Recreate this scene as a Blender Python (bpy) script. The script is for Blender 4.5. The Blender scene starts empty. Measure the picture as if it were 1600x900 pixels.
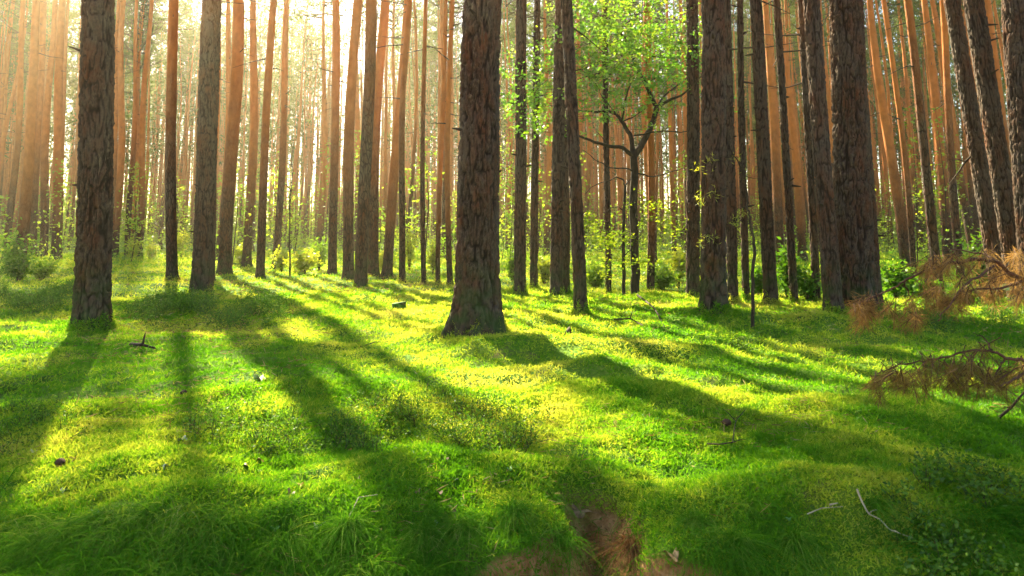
import bpy, math, random
import numpy as np
from mathutils import Vector
random.seed(7)
rng = np.random.default_rng(11)
C = bpy.context.scene
# ------------------------------------------------------------------ camera, sky, sun, exposure
F = 1150.0; HZ = 365.0; PITCH = math.radians(6.0); CAMH = 1.0
SHIFT = (-F*math.tan(PITCH)-(450-HZ))/1600.0
SUN_AZ = math.radians(-26.5); SUN_EL = math.radians(33.0)
cam = bpy.data.cameras.new('camera'); camo = bpy.data.objects.new('camera', cam); C.collection.objects.link(camo)
cam.sensor_width = 36; cam.lens = 36*F/1600; cam.shift_y = SHIFT
cam.clip_start = .05; cam.clip_end = 3000
camo.location = (0, 0, CAMH); camo.rotation_euler = (math.radians(90)+PITCH, 0, 0)
cam.dof.use_dof = True; cam.dof.focus_distance = 7.0; cam.dof.aperture_fstop = 6.5
C.camera = camo
S = Vector((math.sin(SUN_AZ)*math.cos(SUN_EL), math.cos(SUN_AZ)*math.cos(SUN_EL), math.sin(SUN_EL)))
w = bpy.data.worlds.new("World"); C.world = w; w.use_nodes = True
wn = w.node_tree; wn.nodes.clear()
sky = wn.nodes.new('ShaderNodeTexSky'); sky.sky_type = 'NISHITA'; sky.sun_disc = False
sky.sun_elevation = SUN_EL; sky.sun_rotation = SUN_AZ
sky.air_density = 1.0; sky.dust_density = 1.5; sky.ozone_density = 0.6
bg = wn.nodes.new('ShaderNodeBackground'); bg.inputs[1].default_value = 0.052
wo = wn.nodes.new('ShaderNodeOutputWorld')
wn.links.new(sky.outputs[0], bg.inputs[0]); wn.links.new(bg.outputs[0], wo.inputs[0])
sl = bpy.data.lights.new('sun', 'SUN'); sl.energy = 5.0; sl.angle = math.radians(0.7); sl.color = (1.0, .88, .62)
so = bpy.data.objects.new('sun', sl); C.collection.objects.link(so); so.rotation_euler = S.to_track_quat('Z', 'Y').to_euler()
so.location = (0, 0, 60)
C.view_settings.view_transform = 'Standard'; C.view_settings.look = 'None'
C.view_settings.exposure = 2.9; C.view_settings.gamma = 1.0; C.view_settings.use_curve_mapping = False
HAZE_DENSITY = 0.0014; HAZE_COL = (1.0, .87, .58); HAZE_G = 0.72
cy = C.cycles
cy.use_denoising = True; cy.max_bounces = 5; cy.diffuse_bounces = 3; cy.transmission_bounces = 3
cy.glossy_bounces = 1; cy.volume_bounces = 0; cy.use_adaptive_sampling = True; cy.adaptive_threshold = 0.02
cy.sample_clamp_indirect = 4.0; cy.caustics_reflective = False; cy.caustics_refractive = False

# ------------------------------------------------------------------ numeric helpers
def _h(ix, iy, iz, s):
    n = (ix*374761393 + iy*668265263 + iz*2147483647 + s*1442695041) & 0xffffffff
    n = ((n ^ (n >> 13))*1274126177) & 0xffffffff
    n = ((n ^ (n >> 16))*2246822519) & 0xffffffff
    return ((n ^ (n >> 15)) & 0xffff)/32767.5 - 1.0
def noise(x, y, z=0.0, s=0):
    x, y, z = np.broadcast_arrays(np.asarray(x, float), np.asarray(y, float), np.asarray(z, float))
    fx, fy, fz = np.floor(x), np.floor(y), np.floor(z)
    ix, iy, iz = fx.astype(np.int64), fy.astype(np.int64), fz.astype(np.int64)
    u, v, t = x-fx, y-fy, z-fz
    u = u*u*(3-2*u); v = v*v*(3-2*v); t = t*t*(3-2*t)
    def c(a, b, d): return _h(ix+a, iy+b, iz+d, s)
    def face(d):
        return (c(0,0,d)*(1-u)+c(1,0,d)*u)*(1-v) + (c(0,1,d)*(1-u)+c(1,1,d)*u)*v
    return face(0)*(1-t) + face(1)*t
def fbm(x, y, z=0.0, s=0, o=3):
    a, r, f = 1.0, 0.0, 1.0
    for i in range(o):
        r = r + a*noise(x*f, y*f, z*f, s+i*17); a *= .5; f *= 2.03
    return r/1.8
def sstep(a, b, x):
    t = np.clip((x-a)/(b-a), 0, 1); return t*t*(3-2*t)
KU = Vector((0, -math.sin(PITCH), math.cos(PITCH))); KF = Vector((0, math.cos(PITCH), math.sin(PITCH)))
def ray(px, py):
    u = (px-800)/F; v = (450-py)/F + SHIFT*1600/F
    return Vector((u, 0, 0)) + KU*v + KF
def at_y(px, py, Y):
    """world point seen at pixel (px, py) of the 1600 x 900 photograph at world y = Y"""
    d = ray(px, py); k = Y/d.y
    return Vector((d.x*k, Y, CAMH+d.z*k))
def to_px(x, y, z):
    x, y, z = np.asarray(x, float), np.asarray(y, float), np.asarray(z, float)-CAMH
    dep = y*KF.y + z*KF.z; dep = np.where(dep < .05, .05, dep)
    up = (y*KU.y + z*KU.z)/dep
    return 800+F*x/dep, 450-F*(up-SHIFT*1600/F)

# mounds of the moss floor: px, py, size across, size deep, height
MOUND = []
for px, py, sx, sy, hh in [(770,545,.35,.25,.07), (850,548,.55,.32,.12), (930,580,.5,.3,.07), (1100,508,.55,.5,.10), (1165,508,.3,.4,.05),
                           (1300,512,.6,.6,.13), (1010,550,.7,.3,.06), (300,800,.35,.25,.07), (640,720,.45,.22,.05), (1180,760,.4,.3,.08),
                           (60,640,.5,.4,.08), (420,600,.6,.5,.07), (1350,640,.5,.3,.07), (560,770,.3,.2,.04), (745,520,.5,.45,.08), (143,514,.45,.4,.07),
                           (1115,495,.5,.4,.07), (1345,497,.7,.5,.08), (908,490,.4,.4,.06), (563,455,.5,.5,.06)]:
    D = F*CAMH/(py-HZ); MOUND.append(((px-800)/F*D, D, sx, sy, hh))
def edge(x):
    return 2.26 + .07*noise(x*2.2, 3.1, 0, 5) + .05*noise(x*6.1, 1.1, 0, 6) + .40*np.exp(-((x-.20)/.36)**2)
def ground(x, y):
    x = np.asarray(x, float); y = np.asarray(y, float)
    h = .055*fbm(x*.42, y*.42, 0, 1, 2) + .045*noise(x*1.3, y*1.3, 0, 3) + .032*noise(x*3.1, y*3.1, 0, 4) + .020*noise(x*7.3, y*7.3, 0, 8) + .009*noise(x*14.7, y*14.7, 0, 10)
    r = np.hypot(x, y)
    h = h*np.clip(1-(r-60)/60, .15, 1) + .5*sstep(35, 110, r)
    for mx, my, sx, sy, hh in MOUND:
        h = h + hh*np.exp(-((x-mx)/sx)**2-((y-my)/sy)**2)
    h = h - .11*sstep(3.0, 2.1, y)
    # hollow washed out in the bank
    h = h - .30*np.exp(-((x-.27-.06*np.sin(y*5))/.115)**2)*sstep(3.22, 2.95, y)
    e = edge(x)
    k = sstep(e+.10, e-.22, y)
    low = -.62 + .03*noise(x*2, y*2, 0, 9)
    return h*(1-k) + low*k
def gpt(px, py):
    """ground point under a pixel"""
    d = ray(px, py); z = 0.0
    for _ in range(12):
        k = (z-CAMH)/d.z; z = .5*z + .5*float(ground(d.x*k, d.y*k))
    k = (z-CAMH)/d.z
    return Vector((d.x*k, d.y*k, float(ground(d.x*k, d.y*k))))

# places of the moss floor that the crowns are pruned to shade (photo pixels): cx, cy, rx, ry
SHADE = [(335,492,130,30), (470,560,110,30), (60,478,80,22), (20,600,45,10), (1150,575,200,20), (1430,520,190,20), (1500,650,130,8),
         (880,735,50,20), (1140,775,70,26), (1350,850,300,70), (1570,740,110,110), (1430,765,60,45), (1000,880,200,35), (200,860,230,42), (60,800,120,25), (185,620,34,90), (640,660,90,14), (480,880,200,22)]
SHADE = np.array(SHADE, float)
def shade_at(px, py):
    v = np.zeros(np.shape(px))
    for cx, cyy, rx, ry in SHADE:
        d = ((px-cx)/rx)**2+((py-cyy)/ry)**2
        v = np.maximum(v, np.clip(2-1.6*d, 0, 1))
    return v
def keep_clump(P):
    """how much foliage at P (n,3) stays, from where its shadow falls"""
    t = P[:, 2]/S.z
    gx = P[:, 0]-S.x*t; gy = P[:, 1]-S.y*t
    px, py = to_px(gx*np.maximum(1, 2.25/np.maximum(gy, .6)), np.maximum(gy, 2.25), 0*gx)
    sh = shade_at(px, py)
    p = np.where((gy > .6) & (gy < 12), .003+.99*sh, np.where((gy >= 12) & (gy < 30), .16, .4))
    return p

# ------------------------------------------------------------------ mesh helpers
def mesh_from(name, V, Fc, mats, mi=None, tint=None, smooth=False, crack=None):
    V = np.asarray(V, np.float32); Fc = np.asarray(Fc, np.int32); n, k = Fc.shape
    me = bpy.data.meshes.new(name)
    me.vertices.add(len(V)); me.vertices.foreach_set('co', V.ravel())
    me.loops.add(n*k); me.loops.foreach_set('vertex_index', Fc.ravel())
    me.polygons.add(n); me.polygons.foreach_set('loop_start', np.arange(0, n*k, k, dtype=np.int32))
    me.polygons.foreach_set('loop_total', np.full(n, k, np.int32))
    if smooth: me.polygons.foreach_set('use_smooth', np.ones(n, bool))
    for m in mats: me.materials.append(m)
    if mi is not None: me.polygons.foreach_set('material_index', np.asarray(mi, np.int32))
    for nm, a in (('tint', tint), ('crack', crack)):
        if a is not None:
            at = me.attributes.new(nm, 'FLOAT', 'POINT'); at.data.foreach_set('value', np.asarray(a, np.float32))
    me.update(); me.validate(verbose=False) if n < 2000 else None
    return me
class Acc:
    def __init__(s): s.V = []; s.F = []; s.M = []; s.T = []; s.n = 0
    def add(s, V, Fc, m=0, t=0.5):
        if len(V) == 0: return
        s.V.append(V); s.F.append(np.asarray(Fc)+s.n); s.n += len(V)
        s.M.append(np.full(len(Fc), m)); s.T.append(np.full(len(V), t) if np.isscalar(t) else t)
    def tube(s, path, rad, k=6, m=0, t=.5):
        path = np.asarray(path, float); n = len(path); rad = np.broadcast_to(np.asarray(rad, float), (n,))
        tg = np.gradient(path, axis=0); tg /= np.linalg.norm(tg, axis=1)[:, None]+1e-9
        ref = np.array([0.31, .17, .93]) if abs(tg[0, 2]) < .9 else np.array([1., .1, 0])
        a = np.cross(tg, ref); a /= np.linalg.norm(a, axis=1)[:, None]+1e-9; b = np.cross(tg, a)
        th = np.arange(k)*2*math.pi/k
        V = path[:, None, :] + rad[:, None, None]*(np.cos(th)[None, :, None]*a[:, None, :] + np.sin(th)[None, :, None]*b[:, None, :])
        i = np.arange(n-1)[:, None]*k; j = np.arange(k)[None, :]; j2 = (j+1) % k
        Fc = np.stack([i+j, i+j2, i+k+j2, i+k+j], -1).reshape(-1, 4)
        s.add(V.reshape(-1, 3), Fc, m, t)
    def leaves(s, P, D, L, W, m=0, t=None, droop=0.0):
        n = len(P)
        if n == 0: return
        D = D/(np.linalg.norm(D, axis=1)[:, None]+1e-9)
        R = rng.normal(size=(n, 3)); Sd = np.cross(D, R); Sd /= np.linalg.norm(Sd, axis=1)[:, None]+1e-9
        L = np.broadcast_to(L, (n,))[:, None]; W = np.broadcast_to(W, (n,))[:, None]
        mid = P+D*L*.45; tip = P+D*L; tip[:, 2] -= droop*L[:, 0]
        V = np.stack([P, mid+Sd*W*.5, tip, mid-Sd*W*.5], 1).reshape(-1, 3)
        Fc = np.arange(4*n).reshape(-1, 4)
        if t is None: t = rng.random(n)
        s.add(V, Fc, m, np.repeat(t, 4))
    def blades(s, P, D, L, W, bend, m=0, t=None, seg=3):
        """curved grass blades: start along D, bend towards 'bend' (n,3)"""
        n = len(P); D = D/(np.linalg.norm(D, axis=1)[:, None]+1e-9)
        Sd = np.cross(D, rng.normal(size=(n, 3))); Sd /= np.linalg.norm(Sd, axis=1)[:, None]+1e-9
        vs = []
        for i in range(seg+1):
            q = i/seg
            c = P + D*(L*q)[:, None] + bend*(L*q*q)[:, None]
            wd = (W*(1-.92*q))[:, None]*.5
            vs += [c-Sd*wd, c+Sd*wd]
        V = np.stack(vs, 1).reshape(-1, 3); m0 = 2*(seg+1)
        base = (np.arange(n)*m0)[:, None, None]; q = (np.arange(seg)*2)[None, :, None]
        Fc = (base+q+np.array([0, 1, 3, 2])[None, None, :]).reshape(-1, 4)
        if t is None: t = rng.random(n)
        s.add(V, Fc, m, np.repeat(t, m0))
    def mesh(s, name, mats, smooth=False):
        return mesh_from(name, np.concatenate(s.V), np.concatenate(s.F), mats, np.concatenate(s.M), np.concatenate(s.T), smooth)
def link(name, me, parent=None, loc=None):
    o = bpy.data.objects.new(name, me); C.collection.objects.link(o)
    if parent: o.parent = parent
    if loc is not None: o.location = loc
    return o
def tag(o, label=None, cat=None, group=None, kind=None):
    for k, v in (('label', label), ('category', cat), ('group', group), ('kind', kind)):
        if v: o[k] = v
    return o
def thing(name, loc, label, cat, group=None):
    return tag(link(name, None, None, loc), label, cat, group)
def rdir(n, up=0.0, flat=1.0):
    d = rng.normal(size=(n, 3)); d[:, 2] = d[:, 2]*flat+up
    return d/(np.linalg.norm(d, axis=1)[:, None]+1e-9)

# ------------------------------------------------------------------ materials
class Mat:
    def __init__(s, name):
        s.m = bpy.data.materials.new(name); s.m.use_nodes = True; s.t = s.m.node_tree; s.t.nodes.clear()
        s.out = s.n('ShaderNodeOutputMaterial')
    def n(s, ty, **kw):
        x = s.t.nodes.new(ty)
        for k, v in kw.items(): setattr(x, k, v)
        return x
    def l(s, a, b): s.t.links.new(a, b)
    def attr(s, nm): return s.n('ShaderNodeAttribute', attribute_name=nm).outputs['Fac']
    def coord(s, sc=(1, 1, 1)):
        tc = s.n('ShaderNodeTexCoord'); mp = s.n('ShaderNodeMapping'); mp.inputs['Scale'].default_value = sc
        s.l(tc.outputs['Object'], mp.inputs[0]); return mp.outputs[0]
    def noise(s, sc, detail=3, vec=None, rough=.55):
        x = s.n('ShaderNodeTexNoise'); x.inputs['Scale'].default_value = sc; x.inputs['Detail'].default_value = detail
        x.inputs['Roughness'].default_value = rough
        s.l(vec if vec is not None else s.coord(), x.inputs['Vector']); return x.outputs[0]
    def ramp(s, fac, stops):
        r = s.n('ShaderNodeValToRGB'); e = r.color_ramp.elements
        while len(e) < len(stops): e.new(.5)
        for q, (p, c) in zip(e, stops): q.position = p; q.color = (*c, 1) if len(c) == 3 else c
        s.l(fac, r.inputs[0]); return r.outputs[0]
    def mix(s, f, a, b, mode='MIX'):
        x = s.n('ShaderNodeMix', data_type='RGBA', blend_type=mode)
        for v, i in ((f, 0), (a, 6), (b, 7)):
            if isinstance(v, (int, float)): x.inputs[i].default_value = v
            elif isinstance(v, tuple): x.inputs[i].default_value = (*v, 1)
            else: s.l(v, x.inputs[i])
        return x.outputs[2]
    def math(s, op, a, b=0.0, c=None):
        x = s.n('ShaderNodeMath', operation=op)
        for v, i in ((a, 0), (b, 1)) + (((c, 2),) if c is not None else ()):
            if isinstance(v, (int, float)): x.inputs[i].default_value = v
            else: s.l(v, x.inputs[i])
        return x.outputs[0]
    def mapr(s, v, a, b, c=0., d=1.):
        x = s.n('ShaderNodeMapRange'); s.l(v, x.inputs[0])
        for i, q in enumerate((a, b, c, d)): x.inputs[i+1].default_value = q
        return x.outputs[0]
    def surf(s, col, rough=.8, bump=None, bs=.5, bd=.02, spec=.2):
        b = s.n('ShaderNodeBsdfPrincipled'); b.inputs['Roughness'].default_value = rough; b.inputs['Specular IOR Level'].default_value = spec
        s.l(col, b.inputs['Base Color']) if not isinstance(col, tuple) else setattr(b.inputs['Base Color'], 'default_value', (*col, 1))
        if bump is not None:
            q = s.n('ShaderNodeBump'); q.inputs['Strength'].default_value = bs; q.inputs['Distance'].default_value = bd
            s.l(bump, q.inputs['Height']); s.l(q.outputs[0], b.inputs['Normal'])
        s.l(b.outputs[0], s.out.inputs[0]); return s.m
def leaf_mat(name, stops, trans=.45, tcol=None, gloss=.0, sc=1.3, amt=.35):
    """thin leaves: diffuse + light passing through; colour from the leaf's own tint and a patchy noise"""
    m = Mat(name)
    f = m.math('ADD', m.math('MULTIPLY', m.attr('tint'), 1-amt), m.math('MULTIPLY', m.mapr(m.noise(sc, 3), .3, .7), amt))
    col = m.ramp(f, stops)
    d = m.n('ShaderNodeBsdfDiffuse'); t = m.n('ShaderNodeBsdfTranslucent'); g = m.n('ShaderNodeBsdfGlossy'); g.inputs['Roughness'].default_value = .45
    m.l(col, d.inputs[0])
    tc = m.mix(1.0, col, tcol or (1.25, 1.15, .6), 'MULTIPLY'); m.l(tc, t.inputs[0])
    a = m.n('ShaderNodeMixShader'); a.inputs[0].default_value = trans; m.l(d.outputs[0], a.inputs[1]); m.l(t.outputs[0], a.inputs[2])
    b = m.n('ShaderNodeMixShader'); b.inputs[0].default_value = gloss; m.l(a.outputs[0], b.inputs[1]); m.l(g.outputs[0], b.inputs[2])
    m.l(b.outputs[0], m.out.inputs[0]); return m.m
def bark_mat(name, lo, hi, h0, h1, near=False):
    """pine bark: grey-brown and furrowed low on the trunk, thin and orange higher up, moss at the foot"""
    m = Mat(name)
    tc = m.n('ShaderNodeTexCoord'); sp = m.n('ShaderNodeSeparateXYZ'); m.l(tc.outputs['Object'], sp.inputs[0]); z = sp.outputs[2]
    st = m.coord((1, 1, .28))
    info = m.n('ShaderNodeObjectInfo')
    vo = m.n('ShaderNodeTexVoronoi', feature='DISTANCE_TO_EDGE'); vo.inputs['Scale'].default_value = 17 if near else 20
    wv = m.n('ShaderNodeVectorMath', operation='MULTIPLY_ADD'); ns = m.n('ShaderNodeTexNoise'); ns.inputs['Scale'].default_value = 5; m.l(st, ns.inputs['Vector'])
    m.l(ns.outputs[1], wv.inputs[0]); wv.inputs[1].default_value = (.16, .16, .16); m.l(st, wv.inputs[2]); m.l(wv.outputs[0], vo.inputs['Vector'])
    cr = m.mapr(vo.outputs[0], .0, .16)
    fine = m.noise(55, 4, m.coord((1, 1, .5)), .7); big = m.noise(1.6, 3)
    plate = m.ramp(fine, [(.3, tuple(c*.4 for c in lo)), (.5, lo), (.7, tuple(min(1, c*1.9) for c in lo))])
    red = m.mix(m.mapr(m.noise(9, 3, m.coord((1, 1, .4))), .42, .7), plate, (lo[0]*1.65, lo[1]*.95, lo[2]*.6))
    red = m.mix(m.mapr(m.noise(3.2, 4, m.coord((1, 1, .35))), .42, .66, 0, .75), red, (lo[0]*1.35, lo[0]*1.15, lo[0]*.9))
    furrow = m.mix(m.math('MULTIPLY', cr, 1.0), (.022, .011, .007), red)
    if near:
        furrow = m.mix(m.math('MULTIPLY', m.attr('crack'), .97), red, (.014, .008, .005))
    hi_c = m.mix(m.mapr(m.noise(7, 4, m.coord((1, 1, .6))), .35, .65), tuple(c*.7 for c in hi), hi)
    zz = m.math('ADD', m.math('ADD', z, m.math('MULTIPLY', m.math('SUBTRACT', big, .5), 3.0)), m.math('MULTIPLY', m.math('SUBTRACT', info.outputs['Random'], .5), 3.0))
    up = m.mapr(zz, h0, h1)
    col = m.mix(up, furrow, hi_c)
    mossf = m.math('MULTIPLY', m.mapr(z, .75, .0), m.mapr(m.noise(6, 4), .40, .60))
    col = m.mix(m.math('MULTIPLY', mossf, .8), col, (.035, .075, .012))
    hgt = m.math('ADD', m.math('MULTIPLY', cr, m.mapr(up, 0, 1, 1, .15)), m.math('MULTIPLY', fine, .35))
    return m.surf(col, .88, hgt, .9, .018 if not near else .008, .15)

M = {}
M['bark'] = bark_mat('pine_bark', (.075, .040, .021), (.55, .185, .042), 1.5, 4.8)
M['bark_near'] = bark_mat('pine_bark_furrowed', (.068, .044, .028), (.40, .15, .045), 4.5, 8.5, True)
M['twig'] = Mat('dark_twig').surf((.045, .030, .018), .9)
m = Mat('dead_wood'); M['dead_wood'] = m.surf(m.ramp(m.noise(30, 4, m.coord((1, 1, 1))), [(.3, (.045, .022, .012)), (.7, (.15, .075, .04))]), .8, m.noise(80, 3), .4, .004)
m = Mat('pale_wood'); M['pale_wood'] = m.surf(m.ramp(m.noise(25, 3), [(.3, (.28, .23, .13)), (.7, (.55, .48, .30))]), .7)
m = Mat('sapling_bark'); M['sapling_bark'] = m.surf(m.ramp(m.noise(22, 4, m.coord((1, 1, .4))), [(.3, (.022, .017, .010)), (.7, (.065, .045, .025))]), .85, m.noise(60, 3), .5, .006)
M['needles'] = leaf_mat('pine_needles', [(0, (.035, .065, .018)), (.5, (.06, .11, .025)), (1, (.13, .17, .045))], .42)
M['brown_needles'] = leaf_mat('dead_needles', [(0, (.10, .055, .018)), (.55, (.29, .18, .06)), (1, (.50, .36, .16))], .4, (1.2, 1., .7))
M['brush_needles'] = leaf_mat('faded_needles', [(0, (.08, .07, .015)), (.55, (.20, .16, .045)), (1, (.38, .32, .11))], .4, (1.2, 1., .7))
M['moss'] = leaf_mat('moss', [(0, (.030, .15, .003)), (.38, (.12, .33, .006)), (.68, (.42, .52, .04)), (1, (.62, .58, .13))], .5, (1.35, 1.15, .75), .01, .9, .45)
M['grass'] = leaf_mat('grass', [(0, (.03, .13, .006)), (.6, (.085, .25, .015)), (.9, (.22, .36, .05)), (1, (.5, .48, .16))], .45, (1.3, 1.15, .5), .0, 2.5, .3)
M['dry_grass'] = leaf_mat('dry_grass', [(0, (.07, .035, .012)), (1, (.28, .16, .065))], .35, (1.2, 1., .7))
M['litter'] = leaf_mat('litter', [(0, (.10, .05, .02)), (.5, (.30, .19, .07)), (1, (.55, .44, .20))], .25, (1.1, 1., .8))
M['bilberry'] = leaf_mat('bilberry', [(0, (.03, .10, .006)), (.6, (.09, .22, .012)), (.9, (.20, .32, .02)), (1, (.36, .18, .04))], .4, (1.3, 1.2, .5), .02, 2., .2)
M['broadleaf'] = leaf_mat('broadleaf', [(0, (.035, .15, .012)), (.5, (.12, .30, .02)), (1, (.42, .50, .05))], .58, (1.35, 1.2, .45), .06, 1.2, .5)
M['yellow_leaf'] = leaf_mat('yellow_broadleaf', [(0, (.16, .30, .015)), (1, (.55, .58, .05))], .65, (1.3, 1.1, .5), .06)
M['sapling_leaf'] = leaf_mat('sapling_leaf', [(0, (.06, .17, .012)), (1, (.30, .38, .03))], .5, (1.3, 1.1, .5), .0)
M['under'] = leaf_mat('undergrowth', [(0, (.05, .15, .012)), (.5, (.18, .34, .02)), (1, (.50, .54, .06))], .62, (1.3, 1.15, .5), .04, .35, .5)
m = Mat('moss_floor')
gcol = m.ramp(m.noise(1.1, 5), [(.3, (.035, .10, .005)), (.5, (.09, .20, .010)), (.72, (.20, .28, .03))])
gcol = m.mix(m.mapr(m.noise(2.6, 5), .60, .76), gcol, (.20, .15, .06))
ge = m.n('ShaderNodeNewGeometry'); gs = m.n('ShaderNodeSeparateXYZ'); m.l(ge.outputs['Normal'], gs.inputs[0])
soil = m.ramp(m.noise(14, 6, None, .7), [(.3, (.10, .045, .015)), (.46, (.30, .15, .05)), (.68, (.55, .32, .13))])
zc = m.n('ShaderNodeTexCoord'); zs = m.n('ShaderNodeSeparateXYZ'); m.l(zc.outputs['Object'], zs.inputs[0])
low = m.mapr(zs.outputs[2], -.09, -.17)
gcol = m.mix(m.math('MAXIMUM', m.mapr(gs.outputs[2], .72, .5), low), gcol, soil)
M['floor'] = m.surf(gcol, .95, m.math('ADD', m.noise(30, 6, None, .7), m.noise(7, 4)), .9, .03, .1)

# ------------------------------------------------------------------ ground sheet
def grow(a, step, lim, g):
    r = [a]
    while r[-1] < lim: r.append(r[-1]+step); step *= g
    return r
ys = list(np.arange(1.2, 4.2, .022)); ys += grow(4.22, .03, 700, 1.028)
ys = [-700, -400, -200, -100, -50, -25, -12, -6, -3, -1, 0, .6, 1.0] + ys
xp = list(np.arange(0, 2.4, .028)) + grow(2.42, .04, 700, 1.045); xs = [-v for v in xp[:0:-1]] + xp
X, Y = np.meshgrid(np.array(xs), np.array(ys)); Z = ground(X, Y)
nx, ny = len(xs), len(ys)
i = np.arange(ny-1)[:, None]*nx; j = np.arange(nx-1)[None, :]
Fc = np.stack([i+j, i+j+1, i+nx+j+1, i+nx+j], -1).reshape(-1, 4)
g = link('ground', mesh_from('ground', np.stack([X, Y, Z], -1).reshape(-1, 3), Fc, [M['floor']], smooth=True)); tag(g, 'mossy forest floor with a low sandy bank', None, None, 'structure')

# ------------------------------------------------------------------ haze: the dusty air of the wood
B = 710.0; zb, zt = -1.75, 27.5
hv = [(x, y, z) for z in (zb, zt) for x, y in ((-B, -B), (B, -B), (B, B), (-B, B))]
hf = [(0, 3, 2, 1), (4, 5, 6, 7), (0, 1, 5, 4), (1, 2, 6, 5), (2, 3, 7, 6), (3, 0, 4, 7)]
hm = Mat('haze'); pv = hm.n('ShaderNodeVolumePrincipled'); pv.inputs['Color'].default_value = (*HAZE_COL, 1)
pv.inputs['Density'].default_value = HAZE_DENSITY; pv.inputs['Anisotropy'].default_value = HAZE_G
hm.l(pv.outputs[0], hm.out.inputs['Volume'])
tag(link('haze', mesh_from('haze', hv, hf, [hm.m])), 'warm sunlit haze hanging between the pines', None, None, 'stuff')

# ------------------------------------------------------------------ pines
def bark_disp(th, z, r, s):
    """plated bark: height 0..1 and furrow mask"""
    cx, sx_ = np.cos(th)*r, np.sin(th)*r
    wx = .035*noise(cx*9, sx_*9, z*3, s+3)
    n1 = noise((cx+wx)*38, (sx_+wx)*38, z*7.0, s); n2 = noise((cx-wx)*64, (sx_+wx)*64, z*21, s+7)
    f = np.minimum(np.abs(n1)*2.6, np.abs(n2)*2.6+.30); f = np.clip(f*(1.0+.35*noise(cx*6, sx_*6, z*1.6, s+11)), 0, 1)
    crack = 1-sstep(.08, .62, f)
    return f, crack
def trunk_mesh(name, path, H, r0, flare=.45, k=14, zs=None, near=False, seed=0, mats=None, pw=.75):
    if zs is None: zs = np.concatenate([[-.12, 0, .08, .2, .4, .8, 1.6], np.linspace(2.8, H, 12)])
    zs = np.asarray(zs); th = np.arange(k)*2*math.pi/k
    P = path(zs); TH, ZZ = np.meshgrid(th, zs); zc = np.clip(ZZ, 0, H)
    R = r0*np.maximum(1-zc/(H*1.03), .0)**pw
    lob = .75+1.1*np.maximum(0, noise(np.cos(TH)*2.3+seed, np.sin(TH)*2.3, 0, seed))
    R = R*(1-.6*np.clip((zc-6)/(H-6), 0, 1)**.7)
    R = R + r0*flare*np.exp(-zc/(1.1*r0))*lob + r0*.05*noise(np.cos(TH)*1.2, np.sin(TH)*1.2, ZZ*.8, seed+2)
    cr = None
    if near:
        f, cr = bark_disp(TH, ZZ, r0, seed)
        R = R + (f-.6)*.032*np.clip(r0/.2, .5, 1.2)*(1-sstep(7, 10, ZZ)) + .006*noise(np.cos(TH)*r0*60, np.sin(TH)*r0*60, ZZ*40, seed+9)
    R = np.maximum(R, .006)
    V = np.stack([P[:, None, 0]+R*np.cos(TH), P[:, None, 1]+R*np.sin(TH), np.broadcast_to(zs[:, None], TH.shape)], -1).reshape(-1, 3)
    n = len(zs); i = np.arange(n-1)[:, None]*k; j = np.arange(k)[None, :]; j2 = (j+1) % k
    Fc = np.stack([i+j, i+j2, i+k+j2, i+k+j], -1).reshape(-1, 4)
    return mesh_from(name, V, Fc, mats or [M['bark']], smooth=True, crack=None if cr is None else cr.ravel())
def crown_mesh(name, path, H, z0, R, nl=34, nc=6, lpc=15, base=None, dense=1.0, stubs=10):
    """limbs and needle clumps of one pine; base given = world position, used to prune clumps so their shadows land on the SHADE places"""
    a = Acc()
    for i in range(nl):
        q = (i+rng.random())/nl; z = z0+(H-z0)*q; az = rng.random()*6.283
        L = R*(.35+1.0*math.sin(min(1, q*1.05+.12)*math.pi)**.8)*rng.uniform(.6, 1.15)*(1-.45*q)
        p0 = np.array([*path(np.array([z]))[0], z]); rise = rng.uniform(-.15, .45)
        d = np.array([math.cos(az), math.sin(az), rise]); t = np.linspace(0, 1, 5)[:, None]
        pts = p0+d*L*t + np.array([0, 0, .25])*L*t*t + rng.normal(size=(5, 3))*.05*L*t
        cc = []
        for c in range(nc):
            tt = rng.uniform(.35, 1.02); k0 = min(3, int(tt*4)); fr = tt*4-k0
            cc.append(pts[k0]*(1-fr)+pts[k0+1]*fr + rng.normal(size=3)*np.array([.34, .34, .22])*(.3+.25*L))
        cc = np.array(cc)
        if base is not None:
            kp = rng.random(len(cc)) < keep_clump(cc+np.array(base))*dense
            mid = keep_clump(pts[2:3]+np.array(base))[0]
            if kp.sum() < 2 and mid < .5: continue
            cc = cc[kp]
        a.tube(pts, np.linspace(.028, .006, 5)*(1.2-q*.5), 4, 1)
        if len(cc) == 0: continue
        n = len(cc)*lpc; Cc = np.repeat(cc, lpc, 0); D = rdir(n, .25)
        a.leaves(Cc+D*rng.uniform(.0, .18, (n, 1)), D, rng.uniform(.16, .32, n), rng.uniform(.03, .06, n), 0, np.clip(np.repeat(rng.random(len(cc)), lpc)*.6+rng.random(n)*.4, 0, 1))
    for i in range(stubs):
        z = rng.uniform(z0*.35, z0); az = rng.random()*6.283; L = rng.uniform(.2, .9)
        p0 = np.array([*path(np.array([z]))[0], z]); d = np.array([math.cos(az), math.sin(az), rng.uniform(-.3, .3)])
        a.tube([p0, p0+d*L*.5+[0, 0, -.02], p0+d*L+[0, 0, rng.uniform(-.1, .06)]], [.016, .010, .004], 4, 1)
    return a.mesh(name, [M['needles'], M['twig']])
GB = 'tall pines of the dense stand'
def corridor(x, y):
    for z in (11, 14, 17, 20, 24):
        gx = x-S.x*z/S.z; gy = y-S.y*z/S.z
        if .2 < gy < 14.5 and abs(gx)-2.5 < .74*gy+.6: return True
    return False
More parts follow.
